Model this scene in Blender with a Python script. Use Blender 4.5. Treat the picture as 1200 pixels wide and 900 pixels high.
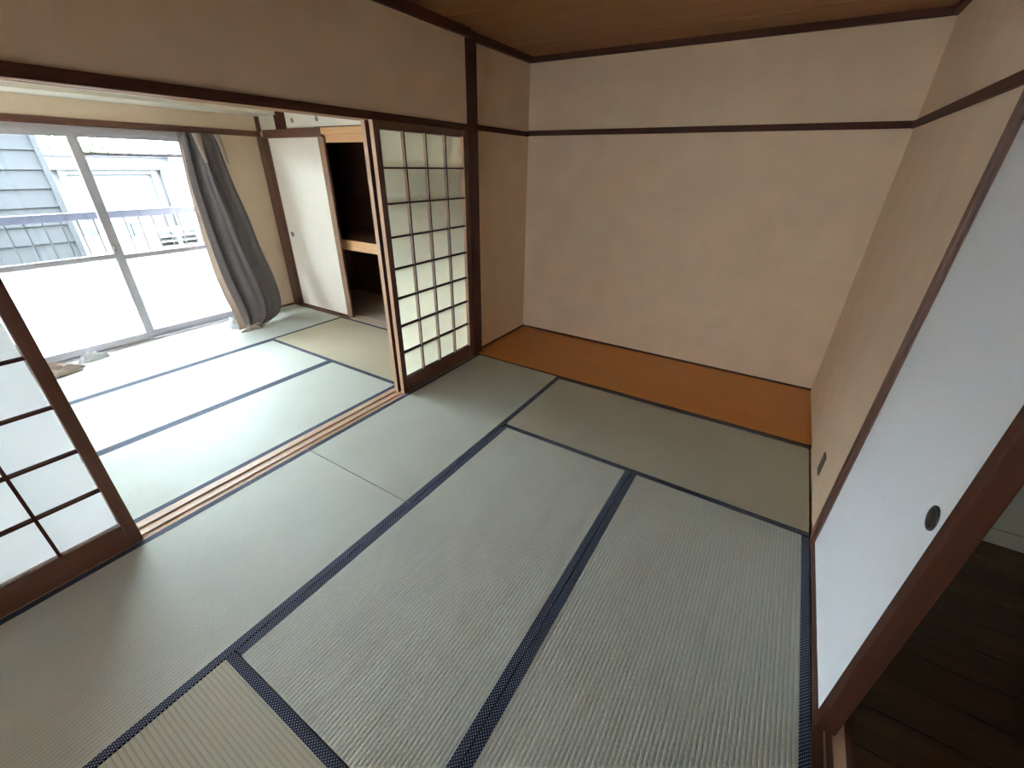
import bpy, math, random
import numpy as np
random.seed(7); rng = np.random.default_rng(7)
for o in list(bpy.data.objects): bpy.data.objects.remove(o)
S = bpy.context.scene
COL = S.collection

# ------------------------------------------------------------------ camera
cd = bpy.data.cameras.new('camera'); cam = bpy.data.objects.new('camera', cd); COL.objects.link(cam)
cam.location = (2.1692, -2.8932, 1.5703)
cam.rotation_euler = (1.089151, -0.015756, 0.560857)
cd.sensor_width = 36.0; cd.lens = 14.712; cd.clip_start = 0.02; cd.clip_end = 300
S.camera = cam

# ------------------------------------------------------------------ sky and exposure
SKY = 54.0
w = bpy.data.worlds.new('overcast_sky'); S.world = w; w.use_nodes = True
wn = w.node_tree.nodes; bg = wn['Background']
bg.inputs['Color'].default_value = (0.75, 0.89, 1.0, 1); bg.inputs['Strength'].default_value = SKY
vs = S.view_settings
vs.view_transform = 'Standard'; vs.look = 'None'; vs.gamma = 1.0; vs.use_curve_mapping = False
vs.exposure = 0.36

# ------------------------------------------------------------------ materials
def sr(r, g, b):
    f = lambda c: (c/255/12.92 if c/255 <= .04045 else ((c/255+.055)/1.055)**2.4)
    return (f(r), f(g), f(b), 1)
class NT:
    def __init__(s, name):
        s.m = bpy.data.materials.new(name); s.m.use_nodes = True
        s.t = s.m.node_tree; s.n = s.t.nodes; s.p = s.n['Principled BSDF']; s.out = s.n['Material Output']
    def add(s, typ, **kw):
        n = s.n.new(typ)
        for k, v in kw.items():
            if k.startswith('i_'):
                key = k[2:]; key = int(key) if key.isdigit() else key
                n.inputs[key].default_value = v
            else: setattr(n, k, v)
        return n
    def link(s, a, b): s.t.links.new(a, b)
    def math(s, op, a, b=None):
        n = s.add('ShaderNodeMath', operation=op)
        for i, v in enumerate((a, b)):
            if v is None: continue
            if isinstance(v, (int, float)): n.inputs[i].default_value = v
            else: s.link(v, n.inputs[i])
        return n.outputs[0]
    def ramp(s, fac, stops):
        r = s.add('ShaderNodeValToRGB'); e = r.color_ramp.elements
        while len(e) < len(stops): e.new(.5)
        for q, (pos, c) in zip(e, stops): q.position = pos; q.color = c
        s.link(fac, r.inputs[0]); return r.outputs[0]
    def coords(s, scale=(1, 1, 1)):
        tc = s.add('ShaderNodeTexCoord'); mp = s.add('ShaderNodeMapping'); mp.inputs['Scale'].default_value = scale
        s.link(tc.outputs['Object'], mp.inputs[0]); return mp.outputs[0]
    def noise(s, vec, scale, detail=3):
        n = s.add('ShaderNodeTexNoise', i_Scale=scale, i_Detail=detail); s.link(vec, n.inputs['Vector']); return n.outputs['Fac']
    def bump(s, h, dist, strength=1.0):
        b = s.add('ShaderNodeBump', i_Distance=dist, i_Strength=strength); s.link(h, b.inputs['Height']); s.link(b.outputs[0], s.p.inputs['Normal'])
def dim(c, k): return (c[0]*k, c[1]*k, c[2]*k, 1)

def mottled(name, c, rough=.8, scale=6, var=.08, bump=0.0, bscale=250, spec=.3, metal=0):
    t = NT(name); v = t.coords()
    f = t.noise(v, scale)
    t.link(t.ramp(f, [(.3, dim(c, 1-var)), (.7, dim(c, 1+var))]), t.p.inputs['Base Color'])
    t.p.inputs['Roughness'].default_value = rough; t.p.inputs['Specular IOR Level'].default_value = spec
    t.p.inputs['Metallic'].default_value = metal
    if bump: t.bump(t.noise(v, bscale, 2), bump)
    return t.m
def wood(name, c, axis=1, rough=.45, var=.25, fine=60, spec=.4):
    t = NT(name); sc = [fine, fine, fine]; sc[axis] = fine*.05
    v = t.coords(tuple(sc)); f = t.noise(v, 1.0, 4)
    t.link(t.ramp(f, [(.25, dim(c, 1-var)), (.55, c), (.8, dim(c, 1+var))]), t.p.inputs['Base Color'])
    t.p.inputs['Roughness'].default_value = rough; t.p.inputs['Specular IOR Level'].default_value = spec
    t.bump(f, .0006)
    return t.m
def tatami(name, c, across):
    t = NT(name); tc = t.add('ShaderNodeTexCoord'); sp = t.add('ShaderNodeSeparateXYZ'); t.link(tc.outputs['Object'], sp.inputs[0])
    a = sp.outputs[across]; l = sp.outputs[1-across]
    h = t.math('ABSOLUTE', t.math('SINE', t.math('MULTIPLY', a, math.pi/.0145)))
    hh = t.math('POWER', h, .5)
    m = t.add('ShaderNodeMapping'); t.link(tc.outputs['Object'], m.inputs[0])
    s3 = [420, 420, 420]; s3[1-across] = 60; m.inputs['Scale'].default_value = s3
    fine = t.noise(m.outputs[0], 1.0, 2)
    big = t.noise(tc.outputs['Object'], 2.2, 3)
    hgt = t.math('ADD', hh, t.math('MULTIPLY', fine, .35))
    tone = t.math('ADD', t.math('MULTIPLY', hh, .45), t.math('ADD', t.math('MULTIPLY', fine, .3), t.math('MULTIPLY', big, .35)))
    t.link(t.ramp(tone, [(.22, dim(c, .36)), (.52, dim(c, .98)), (.95, dim(c, 1.22))]), t.p.inputs['Base Color'])
    t.p.inputs['Roughness'].default_value = .58; t.p.inputs['Specular IOR Level'].default_value = .3
    t.bump(hgt, .0016, .9)
    return t.m
def heri(name):
    t = NT(name); v = t.coords((1/.0112, 1/.0112, 0))
    def lat(off):
        a = t.add('ShaderNodeVectorMath', operation='ADD'); a.inputs[1].default_value = (off, off, 0); t.link(v, a.inputs[0])
        f = t.add('ShaderNodeVectorMath', operation='FRACTION'); t.link(a.outputs[0], f.inputs[0])
        g = t.add('ShaderNodeVectorMath', operation='SUBTRACT'); g.inputs[1].default_value = (.5, .5, 0); t.link(f.outputs[0], g.inputs[0])
        h = t.add('ShaderNodeVectorMath', operation='LENGTH'); t.link(g.outputs[0], h.inputs[0]); return h.outputs['Value']
    d = t.math('MINIMUM', lat(0.0), lat(0.5))
    k = t.math('LESS_THAN', d, .165)
    t.link(t.ramp(k, [(0, sr(14, 18, 30)), (1, sr(146, 158, 186))]), t.p.inputs['Base Color'])
    t.p.inputs['Roughness'].default_value = .75; t.p.inputs['Specular IOR Level'].default_value = .25
    return t.m
def sheet(name, c, trans, clear=0.0, rough=.3, gloss=.04):
    # thin sheet that scatters part of the light and lets part of it through
    t = NT(name); n = t.n
    v = t.coords(); f = t.noise(v, 3.0)
    colr = t.ramp(f, [(.3, dim(c, .95)), (.7, c)])
    df = t.add('ShaderNodeBsdfDiffuse'); tr = t.add('ShaderNodeBsdfTranslucent')
    t.link(colr, df.inputs[0]); t.link(colr, tr.inputs[0])
    mx = t.add('ShaderNodeMixShader', i_0=trans); t.link(df.outputs[0], mx.inputs[1]); t.link(tr.outputs[0], mx.inputs[2])
    last = mx.outputs[0]
    if clear:
        tp = t.add('ShaderNodeBsdfTransparent'); tp.inputs[0].default_value = (.97, .99, 1, 1)
        m2 = t.add('ShaderNodeMixShader', i_0=clear); t.link(last, m2.inputs[1]); t.link(tp.outputs[0], m2.inputs[2]); last = m2.outputs[0]
    if gloss:
        gl = t.add('ShaderNodeBsdfGlossy', i_Roughness=rough)
        m3 = t.add('ShaderNodeMixShader', i_0=gloss); t.link(last, m3.inputs[1]); t.link(gl.outputs[0], m3.inputs[2]); last = m3.outputs[0]
    t.link(last, t.out.inputs[0])
    return t.m

M = {}
M['plaster'] = mottled('wall_plaster', sr(226, 201, 172), .95, 5, .04, .0009, 320, .1)
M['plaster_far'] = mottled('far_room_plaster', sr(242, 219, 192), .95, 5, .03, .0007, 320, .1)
M['fusuma_cream'] = mottled('cream_door_paper', sr(248, 238, 224), .75, 4, .02, .0003, 300, .2)
M['closet_floor'] = wood('closet_floor_board', sr(178, 160, 142), 0, .7, .1, 30)
M['plaster_cream'] = mottled('cream_plaster', sr(238, 230, 212), .9, 5, .03, .0006, 300, .15)
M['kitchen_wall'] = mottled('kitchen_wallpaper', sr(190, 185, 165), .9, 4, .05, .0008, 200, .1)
M['dark_wood'] = wood('dark_stained_wood_y', sr(62, 32, 20), 1, .65, .25, 60, .15)
M['dark_wood_x'] = wood('dark_stained_wood_x', sr(62, 32, 20), 0, .65, .25, 60, .15)
M['dark_wood_z'] = wood('dark_stained_wood_z', sr(62, 32, 20), 2, .65, .25, 60, .15)
M['brown_z'] = wood('brown_wood_z', sr(82, 50, 36), 2)
M['brown_x'] = wood('brown_wood_x', sr(82, 50, 36), 0)
M['brown_y'] = wood('brown_wood_y', sr(82, 50, 36), 1)
M['light_y'] = wood('bare_wood_y', sr(190, 156, 128), 1, .5, .15)
M['lit_z'] = wood('lit_wood_z', sr(188, 150, 122), 2, .5, .12)  # stile side colour with the window light put into it
M['muntin_lit'] = wood('muntin_lit_side', sr(178, 150, 130), 2, .5, .1)  # muntin side painted pale as if lit from the window
M['pale_sill'] = mottled('pale_sill_paint', sr(214, 208, 198), .6, 6, .04)
M['light_x'] = wood('bare_wood_x', sr(205, 158, 112), 0, .5, .12)
M['closet_stile'] = wood('closet_door_stile', sr(124, 92, 68), 2)
M['board'] = wood('alcove_board_wood', sr(178, 110, 40), 0, .4, .14, 34)
M['ceiling_wood'] = wood('ceiling_wood', sr(118, 74, 34), 0, .6, .22, 26)
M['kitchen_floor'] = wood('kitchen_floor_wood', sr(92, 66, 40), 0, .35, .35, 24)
M['closet_in'] = wood('closet_plywood', sr(92, 60, 42), 0, .8, .2, 30)
M['tat_y'] = tatami('tatami_rush_y', sr(184, 186, 174), 0)
M['tat_x'] = tatami('tatami_rush_x', sr(172, 168, 148), 1)
M['tat_grn'] = tatami('tatami_rush_olive', sr(172, 161, 136), 1)
M['heri'] = heri('tatami_border_cloth')
M['paper'] = sheet('shoji_paper', sr(244, 247, 246), .35, 0, .5, .02)
M['paper_lit'] = sheet('lit_shoji_paper', sr(255, 246, 216), .78, 0, .5, .02)  # same shoji paper, made warmer and more translucent so the screen looks lit
M['fusuma'] = mottled('white_door_paper', sr(246, 249, 252), .7, 4, .02, .0003, 300, .25)
M['steel'] = mottled('dull_steel', sr(150, 142, 128), .4, 30, .1, 0, 1, .5, .35)
M['steel_dark'] = mottled('dark_steel', sr(60, 58, 56), .4, 30, .1, 0, 1, .5, .8)
M['plate'] = mottled('outlet_plate', sr(92, 84, 72), .5, 20, .05)
M['plate_dark'] = mottled('outlet_socket', sr(70, 64, 56), .5, 20, .05)
M['alu'] = mottled('aluminium_sash', sr(212, 208, 214), .45, 12, .04, 0, 1, .5, .25)
M['frost'] = sheet('frosted_glass', (.95, .97, .98, 1), .9, .25, .3, .04)
M['milky'] = sheet('milky_glass', (.93, .95, .96, 1), .85, .05, .3, .04)
M['curtain'] = mottled('curtain_cloth', sr(104, 97, 97), .9, 40, .10, .0006, 600, .15)
M['lining'] = sheet('curtain_lining', sr(206, 190, 176), .45, 0, .6, 0)
M['lace'] = sheet('lace_cloth', sr(250, 250, 250), .5, .08, .6, 0)
M['concrete'] = mottled('concrete', sr(188, 190, 192), .9, 5, .08, .002, 80, .2)
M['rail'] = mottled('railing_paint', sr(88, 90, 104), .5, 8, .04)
M['rail_thin'] = mottled('baluster_paint', sr(74, 72, 70), .5, 8, .04)
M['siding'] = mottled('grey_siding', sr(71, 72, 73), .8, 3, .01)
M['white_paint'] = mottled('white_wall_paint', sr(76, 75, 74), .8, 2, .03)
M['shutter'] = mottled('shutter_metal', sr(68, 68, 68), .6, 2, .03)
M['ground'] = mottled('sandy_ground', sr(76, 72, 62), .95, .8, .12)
M['bluepanel'] = mottled('pale_blue_sheet', sr(90, 110, 120), .6, 2, .05)
M['leaf'] = mottled('leaf_green', sr(84, 108, 66), .7, 1.5, .25)
M['bark'] = mottled('bark', sr(84, 70, 56), .9, 8, .2)
M['crate'] = mottled('pale_plastic_crate', sr(104, 104, 102), .7, 3, .1)
def glass():
    t = NT('clear_glass')
    tp = t.add('ShaderNodeBsdfTransparent'); tp.inputs[0].default_value = (.96, .98, .98, 1)
    gl = t.add('ShaderNodeBsdfGlossy', i_Roughness=.02); fr = t.add('ShaderNodeFresnel', i_IOR=1.45)
    mx = t.add('ShaderNodeMixShader'); t.link(fr.outputs[0], mx.inputs[0]); t.link(tp.outputs[0], mx.inputs[1]); t.link(gl.outputs[0], mx.inputs[2])
    t.link(mx.outputs[0], t.out.inputs[0]); return t.m
M['glass'] = glass()

# ------------------------------------------------------------------ mesh helpers
class MB:
    def __init__(s): s.v = []; s.f = []
    def box(s, a, b):
        a, b = [min(p, q) for p, q in zip(a, b)], [max(p, q) for p, q in zip(a, b)]
        k = len(s.v)
        s.v += [(x, y, z) for z in (a[2], b[2]) for y in (a[1], b[1]) for x in (a[0], b[0])]
        s.f += [tuple(k+i for i in q) for q in ((0,2,3,1),(4,5,7,6),(0,1,5,4),(2,6,7,3),(0,4,6,2),(1,3,7,5))]
        return s
    def quad(s, *pts):
        k = len(s.v); s.v += list(pts); s.f.append(tuple(range(k, k+len(pts)))); return s
    def prism(s, prof, axis, a, b):
        # prof: 2-d outline in the two other axes (counter-clockwise), swept along axis from a to b
        k = len(s.v); n = len(prof)
        for t in (a, b):
            for (p, q) in prof:
                c = [p, q]; c.insert(axis, t); s.v.append(tuple(c))
        s.f.append(tuple(k+i for i in range(n))); s.f.append(tuple(k+n+i for i in reversed(range(n))))
        for i in range(n):
            j = (i+1) % n; s.f.append((k+i, k+n+i, k+n+j, k+j))
        return s
    def tube(s, pts, r, n=8, cyc=False):
        k = len(s.v); P = [np.array(p, float) for p in pts]
        for i, p in enumerate(P):
            t = P[min(i+1, len(P)-1)]-P[max(i-1, 0)]; t = t/np.linalg.norm(t)
            u = np.cross(t, (0, 0, 1) if abs(t[2]) < .9 else (1, 0, 0)); u /= np.linalg.norm(u); v = np.cross(t, u)
            rr = r[i] if hasattr(r, '__len__') else r
            for j in range(n):
                q = p+rr*(math.cos(2*math.pi*j/n)*u+math.sin(2*math.pi*j/n)*v); s.v.append(tuple(q))
        for i in range(len(P)-1):
            for j in range(n): s.f.append((k+i*n+j, k+i*n+(j+1) % n, k+(i+1)*n+(j+1) % n, k+(i+1)*n+j))
        s.f.append(tuple(k+j for j in reversed(range(n)))); s.f.append(tuple(k+(len(P)-1)*n+j for j in range(n)))
        return s
    def lathe(s, prof, origin, axis, n=28):
        # prof: (radius, offset along axis)
        k = len(s.v); o = np.array(origin, float); ax = np.array(axis, float)
        u = np.cross(ax, (0, 0, 1) if abs(ax[2]) < .9 else (1, 0, 0)); u /= np.linalg.norm(u); v = np.cross(ax, u)
        for (r, h) in prof:
            for j in range(n):
                a = 2*math.pi*j/n; s.v.append(tuple(o+ax*h+r*(math.cos(a)*u+math.sin(a)*v)))
        for i in range(len(prof)-1):
            for j in range(n): s.f.append((k+i*n+j, k+i*n+(j+1) % n, k+(i+1)*n+(j+1) % n, k+(i+1)*n+j))
        s.f.append(tuple(k+j for j in reversed(range(n)))); s.f.append(tuple(k+(len(prof)-1)*n+j for j in range(n)))
        return s
    def build(s, name, mat, parent=None, bevel=0.0, smooth=False, origin=None):
        if parent is not None: org = np.array(wloc(parent)) if origin is None else np.array(origin)
        elif origin is not None: org = np.array(origin)
        else:
            V = np.array(s.v); org = np.array([(V[:,0].min()+V[:,0].max())/2, (V[:,1].min()+V[:,1].max())/2, V[:,2].min()])
        me = bpy.data.meshes.new(name)
        me.from_pydata([tuple(np.array(v)-org) for v in s.v], [], s.f)
        import bmesh
        bm = bmesh.new(); bm.from_mesh(me); bmesh.ops.recalc_face_normals(bm, faces=bm.faces)
        if bevel: bmesh.ops.bevel(bm, geom=list(bm.edges), offset=bevel, segments=2, profile=.5, affect='EDGES', clamp_overlap=True)
        bm.to_mesh(me); bm.free()
        if smooth:
            for p in me.polygons: p.use_smooth = True
        me.materials.append(M[mat] if isinstance(mat, str) else mat)
        o = bpy.data.objects.new(name, me); COL.objects.link(o)
        if parent is not None:
            o.parent = parent; o.location = tuple(org-np.array(wloc(parent)))
        else: o.location = tuple(org)
        return o
def wloc(o):
    l = np.array(o.location)
    while o.parent: o = o.parent; l = l+np.array(o.location)
    return l
def empty(name, loc):
    o = bpy.data.objects.new(name, None); COL.objects.link(o); o.location = loc; o.empty_display_size = .1; return o
def tag(o, label, cat, group=None, kind=None):
    o['label'] = label; o['category'] = cat
    if group: o['group'] = group
    if kind: o['kind'] = kind
    return o
def bx(name, a, b, mat, parent=None, bevel=0.0): return MB().box(a, b).build(name, mat, parent, bevel)
def struct(name, mb, mat, label, cat, bevel=0.0): return tag(mb.build(name, mat, None, bevel), label, cat, kind='structure')

def lit_side(o, mat, axis):
    # paler colour on one side of the bar stands in for window light
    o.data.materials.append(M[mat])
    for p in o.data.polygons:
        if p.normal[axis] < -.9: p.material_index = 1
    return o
# ------------------------------------------------------------------ main dimensions (metres)
W, L = .88, 1.76
XR = 2.65                 # right wall
YB = .905                 # back wall of the alcove
YE = -3.52                # wall behind the camera
XA = -.045                # left wall of the alcove
ZC = 2.375                # ceiling
XW = -2.80                # window wall of the far room
KT, KB = 1.826, 1.788     # lintel top and underside

# ------------------------------------------------------------------ the setting
struct('floor', MB().box((-2.95, YE-.1, -.12), (2.74, 1.0, -.05)), 'concrete', 'hidden sub floor under the straw mats of both rooms', 'floor')
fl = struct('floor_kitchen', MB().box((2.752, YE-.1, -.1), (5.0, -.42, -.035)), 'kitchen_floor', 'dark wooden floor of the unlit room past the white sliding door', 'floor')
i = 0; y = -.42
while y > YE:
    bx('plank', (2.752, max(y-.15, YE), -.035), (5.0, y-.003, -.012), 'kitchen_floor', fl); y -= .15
# ceiling of wide wooden boards
ce = struct('ceiling', MB().box((XA-.1, YE-.1, ZC+.02), (XR+.1, YB+.1, ZC+.08)), 'ceiling_wood', 'brown wooden board ceiling above the tatami room', 'ceiling')
y = YB; k = 0
for y1 in [.59, .15, -.29, -.73, -1.17, -1.61, -2.05, -2.49, -2.93, -3.37, YE]:
    z = ZC + (.004 if k % 2 else 0)
    bx('ceiling_board', (XA, y1+.003, z), (XR, y-.001, ZC+.022), 'ceiling_wood', ce); y = y1; k += 1
struct('ceiling_far_room', MB().box((-2.95, YE-.1, 2.38), (-.1, .15, 2.44)), 'plaster_cream', 'pale ceiling of the far room by the window', 'ceiling')
# walls of the tatami room
struct('wall_back', MB().box((XA-.1, YB, -.05), (XR+.1, YB+.1, ZC+.05)), 'plaster', 'beige plaster back wall of the alcove', 'wall')
struct('wall_alcove_left', MB().box((XA-.09, .06, -.05), (XA, YB+.02, ZC+.05)), 'plaster', 'beige plaster side wall of the alcove beside the dark pillar', 'wall')
struct('wall_left', MB().box((-.10, YE, KT-.01), (0, -.03, ZC+.05)), 'plaster', 'beige plaster wall above the dark sliding screen lintel', 'wall')
struct('wall_right', MB().box((XR, -.865, -.05), (XR+.1, YB+.02, ZC+.05)).box((XR, YE, 1.845), (XR+.1, -.865, ZC+.05)), 'plaster', 'beige plaster wall with the outlet and white sliding door', 'wall')
# wall facing the alcove: opening into an unseen third room, added for fill light
Y3 = -7.2
OP = (.12, 2.45, 1.79)
struct('wall_front', MB().box((-.1, YE-.08, -.05), (OP[0], YE, ZC+.05)).box((OP[1], YE-.08, -.05), (XR+.1, YE, ZC+.05)).box((OP[0], YE-.08, OP[2]), (OP[1], YE, ZC+.05)), 'plaster', 'beige plaster wall with the wide opening added for fill light facing the alcove', 'wall')
struct('floor_fill_room', MB().box((-.1, Y3, -.12), (XR+.1, YE-.1, 0)), 'light_y', 'plain floor of the added third room opposite the alcove', 'floor')
struct('ceiling_fill_room', MB().box((-.1, Y3, ZC), (XR+.1, YE-.08, ZC+.06)), 'ceiling_wood', 'wooden ceiling of the added third room opposite the alcove', 'ceiling')
struct('wall_fill_left', MB().box((-.1, Y3, -.05), (0, YE-.08, ZC+.05)), 'plaster', 'plaster side wall of the added third room', 'wall')
struct('wall_fill_right', MB().box((XR, Y3, -.05), (XR+.1, YE-.08, ZC+.05)), 'plaster', 'plaster side wall of the added third room on the door side', 'wall')
RW = (.55, 2.05, .05, 1.72)  # unseen window added as fill light for the back wall
struct('wall_fill_end', MB().box((-.1, Y3-.1, -.05), (RW[0], Y3, ZC+.05)).box((RW[1], Y3-.1, -.05), (XR+.1, Y3, ZC+.05))
       .box((RW[0], Y3-.1, -.05), (RW[1], Y3, RW[2])).box((RW[0], Y3-.1, RW[3]), (RW[1], Y3, ZC+.05)), 'plaster', 'plaster end wall of the added third room around its fill window', 'wall')
w2 = struct('fill_window_2', MB().box((RW[0], Y3-.08, RW[2]), (RW[0]+.04, Y3-.03, RW[3])).box((RW[1]-.04, Y3-.08, RW[2]), (RW[1], Y3-.03, RW[3]))
       .box((RW[0]+.04, Y3-.08, RW[2]), (RW[1]-.04, Y3-.03, RW[2]+.04)).box((RW[0]+.04, Y3-.08, RW[3]-.04), (RW[1]-.04, Y3-.03, RW[3])), 'alu', 'added aluminium framed milky fill window at the end of the third room', 'window')
MB().quad((RW[0]+.03, Y3-.055, RW[2]+.03), (RW[1]-.03, Y3-.055, RW[2]+.03), (RW[1]-.03, Y3-.055, RW[3]-.03), (RW[0]+.03, Y3-.055, RW[3]-.03)).build('pane', 'milky', w2)
# dark mouldings under the ceiling
def trim(n, a, b, mat, label, cat='trim', bevel=.0015): return struct('trim_%d' % n, MB().box(a, b), mat, label, cat, bevel)
trim(1, (XA, YB-.03, 2.335), (XR, YB, ZC+.002), 'dark_wood_x', 'dark wood moulding between the alcove back wall and the ceiling')
trim(2, (-.0, YE, 2.325), (.032, -.03, ZC+.002), 'dark_wood', 'dark wood moulding between the sliding screen wall and the ceiling')
trim(3, (XA, .06, 2.33), (XA+.04, YB-.03, ZC+.002), 'dark_wood', 'dark wood moulding above the alcove side wall')
trim(4, (XR-.03, YE, 2.335), (XR, YB-.03, ZC+.002), 'dark_wood', 'dark wood moulding above the wall with the white door')
# picture rail around the alcove
trim(5, (XA, YB-.02, 1.806), (XR-.016, YB, 1.846), 'dark_wood_x', 'long dark wood rail across the alcove back wall')
trim(6, (XA, .065, 1.800), (XA+.016, YB-.02, 1.838), 'dark_wood', 'short dark wood rail on the alcove side wall by the pillar')
trim(7, (XR-.016, YE, 1.805), (XR, YB, 1.846), 'dark_wood', 'dark wood rail and lintel over the white sliding door')
# pillar, lintel and sill of the sliding screens
trim(8, (-.125, -.06, -.05), (.006, .066, ZC), 'dark_wood_z', 'square dark wood pillar beside the lattice sliding screens', 'pillar', .003)
lt = MB()
lt.box((-.13, YE, KB+.012), (.006, -.05, KT)).box((-.13, YE, KB), (-.103, -.05, KB+.012)).box((-.063, YE, KB), (-.042, -.05, KB+.012)).box((-.0035, YE, KB), (.006, -.05, KB+.012))
struct('trim_9', lt, 'light_y', 'long grooved lintel above the opening to the window room', 'lintel')
trim(10, (.006, YE, KB-.001), (.014, -.06, KT+.002), 'dark_wood', 'dark face board of the lintel above the sliding screens')
sl = MB().box((-.148, YE, -.05), (-.001, -.05, -.006))
for a, b in ((-.148, -.102), (-.064, -.041), (-.0035, -.001)): sl.box((a, YE, -.006), (b, -.05, .001))
struct('trim_11', sl, 'light_y', 'grooved wooden floor track between the two tatami rooms', 'floor track')
# alcove skirting
struct('baseboard_back', MB().box((XA, YB-.012, 0), (XR, YB, .018)), 'dark_wood_x', 'thin dark strip along the back of the alcove board', 'baseboard')
struct('baseboard_left', MB().box((XA, .066, 0), (XA+.012, YB-.012, .018)), 'dark_wood', 'thin dark strip along the left end of the alcove board', 'baseboard')
# right wall: door post, sill, lintel underside
trim(12, (XR-.012, -.912, -.05), (XR+.09, -.866, 1.806), 'brown_z', 'slim brown door post between the plaster wall and the white sliding door', 'post', .003)
trim(13, (XR-.008, YE, 1.788), (XR+.09, -.912, 1.846), 'dark_wood', 'dark wood door head above the white sliding door')
dsl = MB().box((XR-.010, YE, -.05), (2.752, -.912, -.004)).box((XR-.010, YE, -.004), (2.668, -.912, .004)).box((2.676, YE, -.004), (2.692, -.912, .0035)).box((2.728, YE, -.004), (2.752, -.912, .003))
struct('trim_14', dsl, 'brown_y', 'brown grooved floor track under the white sliding door', 'floor track')
trim(15, (2.669, YE, -.004), (2.675, -.912, .0025), 'light_y', 'pale worn strip in the floor track of the white door')
trim(16, (2.694, YE, -.004), (2.727, -.912, .0025), 'light_y', 'wide pale strip in the floor track beside the dark floor')
# kitchen shell
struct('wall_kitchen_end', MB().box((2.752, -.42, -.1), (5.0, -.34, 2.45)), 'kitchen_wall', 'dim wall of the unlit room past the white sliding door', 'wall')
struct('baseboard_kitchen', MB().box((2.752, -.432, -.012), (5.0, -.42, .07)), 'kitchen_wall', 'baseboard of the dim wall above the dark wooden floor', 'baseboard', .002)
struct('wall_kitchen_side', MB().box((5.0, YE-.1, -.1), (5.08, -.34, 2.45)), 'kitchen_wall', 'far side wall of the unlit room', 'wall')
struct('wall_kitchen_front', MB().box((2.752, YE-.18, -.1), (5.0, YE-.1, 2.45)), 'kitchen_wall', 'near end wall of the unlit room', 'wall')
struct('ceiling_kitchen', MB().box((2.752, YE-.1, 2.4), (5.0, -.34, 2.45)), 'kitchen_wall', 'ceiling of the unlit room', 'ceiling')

# far room: window wall
YW0, YW1 = -.56, -2.46        # window opening
YV0, YV1 = -2.74, -3.47       # narrow window beside it, unseen, added for more side light
struct('wall_window', MB().box((XW-.12, YW0, -.05), (XW, .12, 2.40)).box((XW-.12, YV0, -.05), (XW, YW1, 2.40)).box((XW-.12, YE, -.05), (XW, YV1, 2.40)).box((XW-.12, YV1, 1.80), (XW, YV0, 2.40)).box((XW-.12, YV1, -.05), (XW, YV0, .02)).box((XW-.12, YW1, 1.80), (XW, YW0, 2.40)), 'plaster_far', 'beige plaster wall around the balcony window', 'wall')
FW = (-2.40, -1.40, .85, 1.80)  # opening for an unseen window added to brighten the far room
struct('wall_far_front', MB().box((XW-.12, YE-.1, -.05), (FW[0], YE, 2.40)).box((FW[1], YE-.1, -.05), (-.1, YE, 2.40)).box((FW[0], YE-.1, -.05), (FW[1], YE, FW[2])).box((FW[0], YE-.1, FW[3]), (FW[1], YE, 2.40)), 'plaster_far', 'beige plaster end wall of the window room', 'wall')
trim(17, (XW, YE, 1.792), (XW+.022, .02, 1.842), 'brown_y', 'brown wood lintel above the balcony window')
trim(18, (XW, -.02, -.05), (XW+.105, .10, 1.79), 'brown_z', 'brown corner post between the window wall and the closet', 'post', .003)
trim(19, (XW, .0, 1.842), (XW+.018, .05, 1.975), 'brown_z', 'thin brown corner strip above the closet lintel')
trim(20, (XW, YE, 1.975), (-2.42, .10, 2.38), 'plaster_cream', 'boxed cream beam above the balcony window', 'beam')
trim(21, (XW, YW0+.002, 0), (XW+.02, YW0+.045, 1.792), 'brown_z', 'brown window jamb behind the grey curtain')
trim(22, (XW, YW1-.045, 0), (XW+.02, YW1-.002, 1.792), 'brown_z', 'brown window jamb beside the left curtain')
trim(23, (XW-.02, YE, -.05), (XW+.07, -.02, .001), 'pale_sill', 'pale painted sill strip under the balcony window')
struct('baseboard_window', MB().box((XW, YW0+.046, .0015), (XW+.012, -.02, .02)), 'brown_y', 'thin brown baseboard under the wall beside the curtain', 'baseboard')

w3 = struct('fill_window_3', MB().box((FW[0], YE-.08, FW[2]), (FW[0]+.04, YE-.03, FW[3])).box((FW[1]-.04, YE-.08, FW[2]), (FW[1], YE-.03, FW[3]))
       .box((FW[0]+.04, YE-.08, FW[2]), (FW[1]-.04, YE-.03, FW[2]+.04)).box((FW[0]+.04, YE-.08, FW[3]-.04), (FW[1]-.04, YE-.03, FW[3])), 'alu', 'added unseen milky glass fill window of the far room facing the closet', 'window')
MB().quad((FW[0]+.03, YE-.055, FW[2]+.03), (FW[1]-.03, YE-.055, FW[2]+.03), (FW[1]-.03, YE-.055, FW[3]-.03), (FW[0]+.03, YE-.055, FW[3]-.03)).build('pane', 'milky', w3)
w4 = struct('fill_window_4', MB().box((XW-.10, YV0-.04, .02), (XW-.02, YV0, 1.80)).box((XW-.10, YV1, .02), (XW-.02, YV1+.04, 1.80)).box((XW-.10, YV1+.04, 1.76), (XW-.02, YV0-.04, 1.80)).box((XW-.10, YV1+.04, .02), (XW-.02, YV0-.04, .06)), 'alu', 'narrow milky glass fill window added beside the balcony window, hidden behind the lattice screen', 'window')
MB().quad((XW-.06, YV1+.03, .05), (XW-.06, YV0-.03, .05), (XW-.06, YV0-.03, 1.77), (XW-.06, YV1+.03, 1.77)).build('pane', 'milky', w4)
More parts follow.
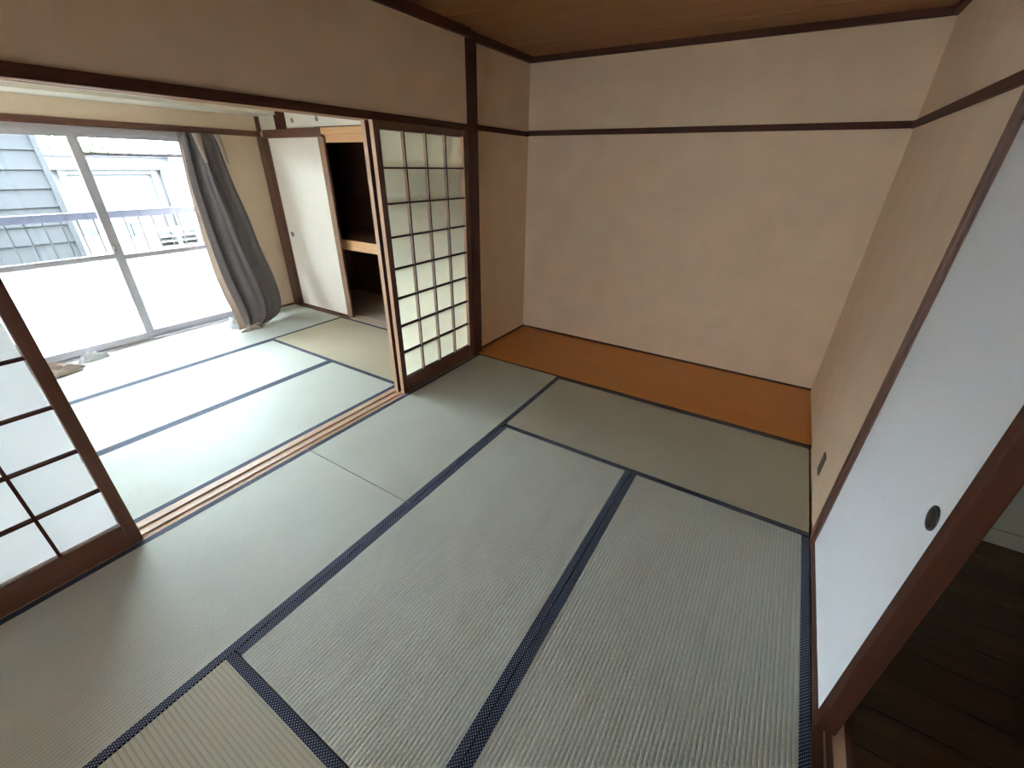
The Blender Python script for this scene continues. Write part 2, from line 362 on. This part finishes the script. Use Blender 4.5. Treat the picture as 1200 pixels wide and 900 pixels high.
# window: two sliding sashes
fr = MB().box((XW-.11, YW0-.03, .0), (XW-.01, YW0, 1.80)).box((XW-.11, YW1, .0), (XW-.01, YW1+.03, 1.80)).box((XW-.11, YW1+.03, 1.745), (XW-.01, YW0-.03, 1.80)).box((XW-.11, YW1+.03, -.02), (XW-.01, YW0-.03, .018))
fr.box((XW-.045, YW1+.03, .018), (XW-.04, YW0-.03, .028)).box((XW-.088, YW1+.03, .018), (XW-.083, YW0-.03, .028))
win = struct('window_1', fr, 'alu', 'aluminium balcony window with two sliding sashes', 'window')
def sash(x, ya, yb, st, midz, name, bar=None):
    # ya > yb ; one sliding sash
    s0 = bx('stile', (x-.015, ya-st, .028), (x+.015, ya, 1.748), 'alu', win, .002)
    s1 = bx('stile', (x-.015, yb, .028), (x+.015, yb+st, 1.748), 'alu', win, .002)
    bx('top_rail', (x-.014, yb+st, 1.715), (x+.014, ya-st, 1.748), 'alu', win)
    bx('bottom_rail', (x-.014, yb+st, .028), (x+.014, ya-st, .085), 'alu', win)
    bx('middle_rail', (x-.014, yb+st, midz), (x+.014, ya-st, midz+.042), 'alu', win)
    def pane(z0, z1, mat): MB().quad((x, yb+st-.005, z0), (x, ya-st+.005, z0), (x, ya-st+.005, z1), (x, yb+st-.005, z1)).build('pane', mat, win)
    pane(.08, midz+.005, 'frost'); 
    if bar:
        bx('glazing_bar', (x-.012, yb+st, bar), (x+.012, ya-st, bar+.026), 'alu', win)
        bx('glazing_bar', (x-.006, -1.085, bar+.026), (x+.006, -1.075, 1.715), 'rail_thin', win)
        pane(midz+.037, bar+.004, 'glass'); pane(bar+.022, 1.72, 'glass')
    else: pane(midz+.037, 1.72, 'glass')
    return s0
ms = sash(XW-.03, -1.492, YW1+.032, .042, .782, 'a')
MB().box((XW-.016, -1.525, .845), (XW-.004, -1.508, .90)).box((XW-.016, -1.522, .86), (XW+.006, -1.512, .885)).build('latch', 'steel', win, .002)
sash(XW-.075, YW0-.032, -1.498, .046, .758, 'b', 1.585)

# closet wall of the far room
CY = .10
struct('trim_24', MB().box((-2.70, .056, 1.735), (-.13, .10, 1.852)).box((-1.76, .0, 1.80), (-.13, .056, 1.852)), 'light_x', 'pale wood closet lintel above the dark closet opening', 'lintel', .002)
trim(25, (-2.70, -.004, 1.778), (-1.76, .024, 1.852), 'brown_x', 'brown lintel strip over the white closet door')
struct('wall_closet_upper', MB().box((XW, .04, 1.842), (-2.455, .12, 1.98)), 'plaster_cream', 'narrow cream wall beside the overhead cupboard', 'wall')
trim(26, (-2.455, .0, 1.852), (-2.335, .10, 2.38), 'dark_wood_z', 'brown post at the end of the overhead cupboard', 'post', .003)
cs = MB().box((-2.70, -.001, -.05), (-.15, .12, -.004)).box((-2.70, -.001, -.004), (-.15, .022, .004)).box((-2.70, .056, -.004), (-.15, .066, .004)).box((-2.70, .102, -.004), (-.15, .125, .004))
struct('trim_27', cs, 'closet_floor', 'pale grooved sill of the closet', 'floor track')
trim(28, (-2.70, -.0022, -.02), (-1.80, .020, .0075), 'brown_x', 'thin brown strip at the foot of the white closet door')
cl = MB().box((-2.78, .86, -.03), (-.13, .90, 2.38)).box((-2.80, .12, -.03), (-2.72, .90, 2.38)).box((-.145, .125, -.03), (-.135, .90, 2.38)).box((-2.72, .12, 1.80), (-.145, .86, 1.85)).box((-2.72, .10, 2.34), (-.145, .86, 2.38))
struct('wall_closet', cl, 'closet_in', 'dark wooden inside of the open closet', 'wall')
struct('floor_closet', MB().box((-2.72, .126, -.05), (-.145, .86, .006)), 'closet_floor', 'pale board floor inside the closet', 'floor')
sh = empty('closet_shelf', (-1.4, .12, .735)); tag(sh, 'pale wood edged middle shelf in the dark closet', 'shelf')
bx('front_edge', (-2.72, .125, .735), (-.146, .155, .835), 'light_x', sh, .002)
bx('shelf_board', (-2.72, .155, .80), (-.146, .86, .832), 'closet_in', sh)

# ------------------------------------------------------------------ tatami mats
def mat(x0, x1, y0, y1, along, label, edges, rush=None, group=None):
    r = empty('tatami_mat', ((x0+x1)/2, (y0+y1)/2, -.05)); tag(r, label, 'tatami mat', group)
    g = .0024; hw = .031
    a, b, c, d = x0+g, x1-g, y0+g, y1-g
    bx('rush_cover', (a, c, -.05), (b, d, 0), rush or ('tat_y' if along == 1 else 'tat_x'), r)
    for e in edges:
        if along == 1:
            q = (a, a+hw) if e < 0 else (b-hw, b)
            bx('border_cloth', (q[0]-.0004, c, -.049), (q[1]+.0004, d, .0012), 'heri', r, .0005)
        else:
            q = (c, c+hw) if e < 0 else (d-hw, d)
            bx('border_cloth', (a, q[0]-.0004, -.049), (b, q[1]+.0004, .0012), 'heri', r, .0005)
    return r
XM = [0, .868, 1.756, 2.638]
mat(XM[0], XM[1], -1.772, -.005, 1, 'straw mat running from the pillar along the sliding screen track', (-1, 1))
mat(XM[0], XM[1], YE+.002, -1.772, 1, 'straw mat beside the floor track, shaded by the half hidden lattice screen', (-1, 1))
mat(XM[1], XM[3], -.892, -.005, 0, 'straw mat lying along the wooden alcove board', (-1, 1), 'tat_x')
mat(XM[1], XM[2], -2.656, -.892, 1, 'straw mat in the middle of the room, bordered on both long sides', (-1, 1))
mat(XM[2], XM[3], -2.656, -.892, 1, 'straw mat along the white sliding door', (-1, 1))
mat(XM[1], XM[3], YE+.002, -2.656, 0, 'straw mat across the room whose weave runs opposite the middle mat', (-1, 1), 'tat_x')
# far room
LX = [-.15, -.985, -1.893, XW+.07]
mat(LX[2], LX[0], -.868, -.003, 0, 'olive straw mat in front of the open closet', (-1, 1), 'tat_grn')
mat(LX[1], LX[0], -2.632, -.868, 1, 'pale straw mat of the window room beside the floor track', (-1, 1))
mat(LX[2], LX[1], -2.632, -.868, 1, 'pale straw mat in the middle of the window room', (-1, 1))
mat(LX[3], LX[2], -1.748, -.022, 1, 'straw mat under the grey curtain along the window', (1,))
mat(LX[3], LX[2], YE+.002, -1.748, 1, 'straw mat along the window with the pale cloth heap', (1,))
mat(LX[2], LX[0], YE+.002, -2.632, 0, 'straw mat of the window room behind the half hidden lattice screen', (-1, 1), 'tat_x')

# ------------------------------------------------------------------ alcove board
ab = empty('alcove_board', (1.3, .45, -.05)); tag(ab, 'wide golden brown wooden floor board of the alcove', 'floor board')
bx('board', (XA, .012, -.05), (XR, .46, .006), 'board', ab, .002)
bx('board', (XA, .4605, -.05), (XR, YB, .0055), 'board', ab, .002)
bx('front_edge', (XA+.05, -.004, -.05), (XR, .0118, .004), 'dark_wood_x', ab, .002)

# ------------------------------------------------------------------ shoji screens
def shoji(x, y0, y1, label, fill='paper', pale=True):
    # x: room side face; y0 < y1
    r = empty('shoji_screen', (x-.0175, (y0+y1)/2, .001)); tag(r, label, 'sliding screen')
    st = .046; zb, zt = .120, 1.747; z0, z1 = -.004, KB+.008
    xa, xb = x-.034, x
    for a, b in ((y0, y0+st), (y1-st, y1)): lit_side(bx('stile', (xa, a, z0), (xb, b, z1), 'brown_z', r, .003), 'lit_z' if pale else 'brown_z', 1)
    bx('bottom_rail', (xa+.001, y0+st, z0), (xb-.001, y1-st, zb), 'brown_y', r, .002)
    bx('top_rail', (xa+.001, y0+st, zt), (xb-.001, y1-st, z1), 'brown_y', r, .002)
    ys = np.linspace(y0+st, y1-st, 5); zs = np.linspace(zb, zt, 9)
    for yy in ys[1:-1]: lit_side(bx('muntin', (x-.028, yy-.0055, zb), (x-.004, yy+.0055, zt), 'dark_wood_z', r), 'muntin_lit' if pale else 'dark_wood_z', 1)
    for zz in zs[1:-1]: bx('muntin', (x-.027, y0+st, zz-.005), (x-.005, y1-st, zz+.005), 'dark_wood', r)
    for i in range(4):
        for j in range(8):
            e = .002
            MB().quad((x-.029, ys[i]+e, zs[j]+e), (x-.029, ys[i+1]-e, zs[j]+e), (x-.029, ys[i+1]-e, zs[j+1]-e), (x-.029, ys[i]+e, zs[j+1]-e)).build('pane', fill, r)
    return r
shoji(-.005, -.937, -.055, 'lattice paper screen beside the dark pillar, front one of the pair', 'paper_lit')
shoji(-.066, -.942, -.06, 'clear glazed lattice screen beside the dark pillar, rear one of the pair', 'glass')
shoji(-.005, -3.495, -2.612, 'lattice paper screen across the floor track from the pillar, with the shaded mat in front', 'paper', False)

# ------------------------------------------------------------------ doors
def ring_pull(c, axis, r, parent, mat='steel'):
    p = MB().lathe([(r, -.002), (r, .003), (r*.86, .0042), (r*.74, .0024), (r*.70, .0012), (r*.3, .0010), (.001, .0010)], c, axis).build('pull', mat, parent, smooth=True)
    return p
# white sliding door in the right wall
d = empty('sliding_door', (2.68, -1.34, 0)); tag(d, 'large white paper sliding door with dark edge and round pull', 'sliding door')
bx('panel', (2.656, -1.752, .008), (2.684, -.926, 1.792), 'fusuma', d)
bx('stile', (2.648, -1.795, .003), (2.700, -1.752, 1.797), 'dark_wood_z', d, .003)
bx('stile', (2.652, -.926, .003), (2.689, -.9125, 1.797), 'brown_z', d, .002)
bx('bottom_rail', (2.654, -1.752, .003), (2.688, -.926, .009), 'dark_wood', d)
pl = MB().lathe([(.034, -.002), (.034, .003), (.029, .0045), (.025, .0026), (.023, .0012), (.008, .0010), (.001, .0010)], (0, 0, 0), (-1, 0, 0), 32)
pl.v = [(2.656+vx, -1.685+vy*.92, .812+vz) for vx, vy, vz in pl.v]
pl.build('pull', 'steel_dark', d, smooth=True)
# closet door
d = empty('closet_door', (-2.27, .04, 0)); tag(d, 'white closet sliding door with brown edge beside the dark opening', 'sliding door')
bx('panel', (-2.69, .030, .02), (-1.855, .050, 1.79), 'fusuma_cream', d)
bx('stile', (-1.855, .025, .004), (-1.775, .054, 1.79), 'closet_stile', d, .004)
bx('stile', (-2.695, .026, .004), (-2.675, .054, 1.79), 'brown_z', d, .002)
bx('bottom_rail', (-2.675, .026, .004), (-1.855, .053, .022), 'dark_wood_x', d, .002)
ring_pull((-2.60, .029, .835), (0, -1, 0), .028, d)
# overhead cupboard doors
for (xa, xb, yy, lb, px) in ((-2.335, -1.86, .045, 'short white overhead cupboard door next to the brown post', -2.225), (-1.865, -1.0, .020, 'long white overhead cupboard door overlapping the short one', -1.81)):
    d = empty('cupboard_door', ((xa+xb)/2, yy, 1.852)); tag(d, lb, 'cupboard door')
    bx('panel', (xa, yy, 1.862), (xb, yy+.018, 2.34), 'fusuma_cream', d)
    bx('bottom_rail', (xa, yy-.003, 1.851), (xb, yy+.021, 1.862), 'brown_x', d)
    bx('stile', (xb-.012, yy-.003, 1.862), (xb, yy+.021, 2.34), 'brown_z', d)
    ring_pull((px, yy-.001, 1.925), (0, -1, 0), .022, d)
d = empty('cupboard_door', (-.56, .045, 1.852)); tag(d, 'white overhead cupboard door behind the lattice screens', 'cupboard door')
bx('panel', (-1.01, .045, 1.862), (-.146, .063, 2.34), 'fusuma_cream', d); bx('bottom_rail', (-1.01, .042, 1.851), (-.146, .066, 1.862), 'brown_x', d)

# outlet plate on the right wall
d = empty('wall_outlet', (XR, -.46, .105)); tag(d, 'small grey brown outlet plate low on the plaster wall', 'outlet')
bx('cover_plate', (XR-.008, -.495, .107), (XR, -.425, .222), 'plate', d, .003)
for zz in (.14, .18):
    s = bx('socket', (XR-.0088, -.476, zz), (XR-.007, -.444, zz+.018), 'plate_dark', d, .0005)

# ------------------------------------------------------------------ curtains
def sheet_mesh(rows, nfold, amp, nu=90, thick=.004, sub=6, edge=None):
    # rows: (x, yl, zl, yr, zr) down the cloth; pleats push the cloth in x
    R = np.array(rows); n = len(R); t = np.linspace(0, n-1, (n-1)*sub+1)
    C = []
    for c in range(R.shape[1]):
        # catmull-rom
        out = []
        for tt in t:
            i = min(int(tt), n-2); f = tt-i
            p0, p1, p2, p3 = R[max(i-1, 0), c], R[i, c], R[i+1, c], R[min(i+2, n-1), c]
            out.append(.5*((2*p1)+(-p0+p2)*f+(2*p0-5*p1+4*p2-p3)*f*f+(-p0+3*p1-3*p2+p3)*f**3))
        C.append(np.array(out))
    V = np.zeros((len(t), nu, 3))
    for k in range(len(t)):
        x, yl, zl, yr, zr = [C[c][k] for c in range(5)]
        g = t[k]/(n-1)
        for j in range(nu):
            s = j/(nu-1)
            ph = nfold*2*math.pi*(s+.05*math.sin(3*g+4*s))
            env = min(1, 6*s)*min(1, 6*(1-s))
            a = amp*(.55+.45*math.cos(1.3*g*math.pi*.5))
            bulge = .06*math.sin(math.pi*s)*(.3+.9*g)*(1-max(0, g-.75)*3)
            xx = x + bulge + env*a*(math.sin(ph)+.35*math.sin(2.3*ph+2*g))
            V[k, j] = (xx, yl+(yr-yl)*s+.012*math.cos(ph)*env, max(.006, zl+(zr-zl)*s))
    return V
def grid_build(name, V, mat, parent, thick=.003):
    nk, nj = V.shape[:2]; mb = MB(); mb.v = [tuple(p) for p in V.reshape(-1, 3)]
    mb.f = [(k*nj+j, k*nj+j+1, (k+1)*nj+j+1, (k+1)*nj+j) for k in range(nk-1) for j in range(nj-1)]
    o = mb.build(name, mat, parent, smooth=True)
    m = o.modifiers.new('thickness', 'SOLIDIFY'); m.thickness = thick; m.offset = -1
    return o
rows = [(-2.72, -.759, 1.790, -.472, 1.790), (-2.72, -.797, 1.392, -.419, 1.386), (-2.70, -.806, 1.11, -.369, 1.079), (-2.66, -.815, .837, -.346, .779),
        (-2.60, -.820, .508, -.304, .411), (-2.53, -.812, .278, -.327, .173), (-2.46, -.82, .130, -.42, .060), (-2.40, -.831, .040, -.60, .012), (-2.37, -.84, .008, -.72, .008)]
c = empty('curtain', (-2.55, -.6, 0)); tag(c, 'gathered dark grey curtain hanging to the floor beside the bright window', 'curtain')
V = sheet_mesh(rows, 2.6, .034); grid_build('drape', V, 'curtain', c)
# pale lining along the window side edge and turned out at the hem
outer = [(-.785, 1.790), (-.820, 1.392), (-.838, 1.141), (-.864, .856), (-.880, .514), (-.882, .304), (-.884, .173), (-.895, .045), (-.91, .008)]
LV = np.zeros((len(rows), 4, 3))
for k, (rw, ou) in enumerate(zip(rows, outer)):
    for j in range(4):
        f = j/3; LV[k, j] = (rw[0]-.012-.02*math.sin(f*2.5), ou[0]+(rw[1]+.02-ou[0])*f, max(.007, ou[1]+(rw[2]-ou[1])*f))
def refine(V, n):
    nk = V.shape[0]; t = np.linspace(0, nk-1, (nk-1)*n+1)
    return np.stack([np.stack([np.interp(t, range(nk), V[:, j, c_]) for c_ in range(3)], -1) for j in range(V.shape[1])], 1)
grid_build('lining', refine(LV, 4), 'lining', c, .002)
for fold in ([(-.70, -.625, 1.785), (-.675, -.628, 1.66), (-.660, -.628, 1.60), (-.645, -.622, 1.545)], [(-.515, -.462, 1.785), (-.490, -.446, 1.70), (-.472, -.438, 1.61), (-.452, -.432, 1.54)]):
    FV = np.zeros((4, 5, 3))
    for k, (ya, yb, zz) in enumerate(fold):
        for j in range(5): FV[k, j] = (-2.650+.010*math.sin(math.pi*j/4)-.004*k, ya+(yb-ya)*j/4, zz)
    grid_build('lining_fold', refine(FV, 5), 'lining', c, .002)
def heap(name, cx, cy, lx, ly, h, rz, mat, parent, seed, n=34):
    r2 = np.random.default_rng(seed); ph = r2.uniform(0, 6.28, 8)
    V = np.zeros((n, n, 3)); ca, sa = math.cos(rz), math.sin(rz)
    for i in range(n):
        for j in range(n):
            u, v = 2*i/(n-1)-1, 2*j/(n-1)-1
            # square to disc
            U, Q = u*math.sqrt(1-v*v/2), v*math.sqrt(1-u*u/2); rr = min(1, math.hypot(U, Q))
            wob = 1+.14*math.sin(3*math.atan2(Q, U)+ph[0])+.08*math.sin(7*math.atan2(Q, U)+ph[1])
            hh = h*(1-rr**2.2)*(.72+.28*math.sin(5*U+3*Q+ph[2])+.18*math.sin(9*Q-4*U+ph[3])+.1*math.sin(14*U+ph[4]))
            px, py = U*lx*wob, Q*ly*wob
            V[i, j] = (cx+ca*px-sa*py, cy+sa*px+ca*py, .004+max(0, hh))
    return grid_build(name, V, mat, parent, .003)
heap('hem', -2.35, -.77, .06, .13, .05, .25, 'lining', c, 3)
# lace scrap
lc = empty('lace_curtain', (-2.62, -.85, 0)); tag(lc, 'white lace cloth bunched on the floor at the foot of the grey curtain', 'lace curtain')
heap('lace_folds', -2.56, -.86, .13, .055, .09, .2, 'lace', lc, 5)
# left curtain: hangs behind the lattice screen, its foot spreads on the floor
c = empty('curtain', (-2.6, -2.45, 0)); tag(c, 'beige grey curtain at the far jamb, its foot heaped beside the half hidden lattice screen', 'curtain')
rows2 = [(-2.73, -2.66, 1.79, -2.42, 1.79), (-2.73, -2.68, 1.2, -2.42, 1.2), (-2.71, -2.68, .7, -2.40, .7), (-2.68, -2.66, .3, -2.38, .3), (-2.64, -2.62, .05, -2.34, .05), (-2.60, -2.58, .01, -2.28, .01)]
grid_build('drape', sheet_mesh(rows2, 3.0, .03, 60), 'curtain', c)
heap('hem', -2.57, -2.245, .085, .17, .09, .12, 'lining', c, 11)
lc = empty('lace_curtain', (-2.68, -2.2, 0)); tag(lc, 'white lace cloth lying behind the beige curtain foot by the window', 'lace curtain')
heap('lace_folds', -2.70, -1.985, .04, .10, .08, .05, 'lace', lc, 17)

# ------------------------------------------------------------------ balcony and outside
struct('floor_balcony', MB().box((-3.72, -6, -.2), (-2.93, 3.5, -.06)), 'concrete', 'concrete floor of the balcony outside the window', 'balcony floor')
struct('trim_29', MB().box((-3.70, -6, -.06), (-3.57, 3.5, .195)), 'concrete', 'low concrete kerb under the balcony railing', 'kerb', .004)
rl = empty('balcony_railing', (-3.6, -1.3, .19)); tag(rl, 'grey blue metal balcony railing with thin uprights', 'railing')
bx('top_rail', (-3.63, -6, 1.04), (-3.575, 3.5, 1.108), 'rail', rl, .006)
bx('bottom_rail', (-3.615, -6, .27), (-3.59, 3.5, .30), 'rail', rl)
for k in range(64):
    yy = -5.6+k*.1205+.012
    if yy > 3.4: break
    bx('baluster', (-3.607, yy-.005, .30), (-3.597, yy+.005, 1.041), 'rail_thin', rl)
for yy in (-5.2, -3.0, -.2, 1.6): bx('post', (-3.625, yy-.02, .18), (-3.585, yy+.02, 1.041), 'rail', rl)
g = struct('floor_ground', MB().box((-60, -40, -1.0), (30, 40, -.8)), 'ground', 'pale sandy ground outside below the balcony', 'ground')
struct('wall_facade', MB().box((XW-.12, -8, 2.46), (XW, YE-.12, 8)).box((XW-.12, YE-.12, 2.46), (XW, 4, 8)).box((XW-.12, -8, -.8), (XW, YE-.12, 2.46)).box((XW-.12, .14, -.8), (XW, 4, 2.46)), 'concrete', 'outside wall of the apartment block, extended unseen above and beside the window for shade', 'wall')  # upper facade is unseen, extended to take sky light off the house opposite
struct('ceiling_balcony_shade', MB().box((-3.75, -8, 2.40), (-2.93, 4, 2.56)).box((-3.75, -8, 2.08), (-3.60, 4, 2.40)), 'concrete', 'concrete upper balcony slab, unseen, added above the window to block steep sky', 'shading slab')  # unseen slab and drop beam, added to cut steep sky light on the mats
# neighbouring house with clapboards
h = empty('neighbour_house', (-6.9, -4.2, -.8)); tag(h, 'grey clapboard house wall standing close to the balcony', 'house')
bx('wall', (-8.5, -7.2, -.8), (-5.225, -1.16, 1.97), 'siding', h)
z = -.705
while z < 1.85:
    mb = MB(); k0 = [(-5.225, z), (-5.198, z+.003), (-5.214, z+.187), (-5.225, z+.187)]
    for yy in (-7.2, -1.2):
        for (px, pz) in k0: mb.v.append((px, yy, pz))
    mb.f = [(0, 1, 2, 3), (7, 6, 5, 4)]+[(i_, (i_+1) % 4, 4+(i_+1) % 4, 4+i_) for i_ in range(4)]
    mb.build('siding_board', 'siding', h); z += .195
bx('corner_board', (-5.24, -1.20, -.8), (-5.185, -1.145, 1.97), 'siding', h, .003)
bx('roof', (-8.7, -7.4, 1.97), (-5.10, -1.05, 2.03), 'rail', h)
# low white outbuilding
b = empty('outbuilding', (-20, 1.0, -.8)); tag(b, 'low white outbuilding with a shuttered front across the yard', 'building')
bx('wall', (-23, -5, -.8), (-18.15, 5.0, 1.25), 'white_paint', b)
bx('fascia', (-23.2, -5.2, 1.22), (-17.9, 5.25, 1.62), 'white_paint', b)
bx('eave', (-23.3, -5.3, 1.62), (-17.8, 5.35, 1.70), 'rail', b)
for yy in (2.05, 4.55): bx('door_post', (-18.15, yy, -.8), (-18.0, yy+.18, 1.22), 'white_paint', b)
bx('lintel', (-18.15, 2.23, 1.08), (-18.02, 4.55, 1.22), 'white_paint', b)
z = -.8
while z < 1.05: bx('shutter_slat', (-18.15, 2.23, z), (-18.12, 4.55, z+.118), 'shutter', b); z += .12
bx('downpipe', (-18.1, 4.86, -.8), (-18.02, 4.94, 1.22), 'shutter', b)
s = empty('blue_sign', (-17.5, 5.4, -.8)); tag(s, 'pale blue blank sheet metal board on a post in the yard', 'board')
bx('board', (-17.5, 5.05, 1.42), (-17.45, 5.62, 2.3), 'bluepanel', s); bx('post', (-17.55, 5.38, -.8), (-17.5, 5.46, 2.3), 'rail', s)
for (yy, w_, h_, lb) in ((2.7, .62, .46, 'blue grey tub standing in the yard beside the shutter'), (3.5, .9, .40, 'long blue grey tub standing in the yard left of the pallets')):
    t = empty('storage_tub', (-17.0, yy, -.8)); tag(t, lb, 'tub')
    bx('tub', (-17.3, yy-w_/2, -.8), (-16.8, yy+w_/2, -.8+h_), 'bluepanel', t, .03); bx('lid', (-17.33, yy-w_/2-.03, -.8+h_), (-16.77, yy+w_/2+.03, -.74+h_), 'crate', t, .01)
def pallet(y, z, x, lb):
    p = empty('pallet', (x, y, z)); tag(p, lb, 'pallet', 'pallets stacked in the yard')
    for k in range(5): bx('slat', (x-.5+k*.22, y-.6, z+.11), (x-.36+k*.22, y+.6, z+.14), 'crate', p)
    for yy in (-.55, 0, .55): bx('runner', (x-.5, y+yy-.05, z), (x+.52, y+yy+.05, z+.11), 'crate', p)
for k in range(5): pallet(4.75+.05*(k % 2), -.8+k*.142, -14.6, ['bottom','second','middle','fourth','topmost'][k]+' pallet of the taller pale stack in the yard')
for k in range(3): pallet(3.2, -.8+k*.142, -14.4, ['bottom','middle','topmost'][k]+' pallet of the lower pale stack in the yard')
# trees
def tree(x, y, z0, hgt, rad, n, lb, seed):
    r2 = np.random.default_rng(seed)
    t = empty('tree', (x, y, z0)); tag(t, lb, 'tree')
    MB().tube([(x, y, z0), (x+.1, y, z0+hgt*.4), (x, y+.1, z0+hgt*.8)], [.16, .12, .05]).build('trunk', 'bark', t)
    mb = MB()
    for _ in range(n):
        d_ = r2.normal(size=3); d_ /= np.linalg.norm(d_); rr = rad*r2.uniform(.4, 1)**.5
        p = np.array((x, y, z0+hgt*.62))+d_*rr*np.array((1, 1.5, .62))
        a = r2.normal(size=3); a /= np.linalg.norm(a); b_ = np.cross(a, r2.normal(size=3)); b_ /= np.linalg.norm(b_); s_ = r2.uniform(.10, .2)
        mb.quad(tuple(p-a*s_), tuple(p+b_*s_*.45), tuple(p+a*s_), tuple(p-b_*s_*.45))
    mb.build('foliage', 'leaf', t)['kind'] = 'stuff'
tree(-26, 3.4, -.8, 3.9, 2.0, 1800, 'leafy green tree rising behind the white outbuilding', 1)
tree(-27, -2.6, -.8, 3.4, 1.5, 1400, 'pale green tree behind the outbuilding beside the grey house', 2)
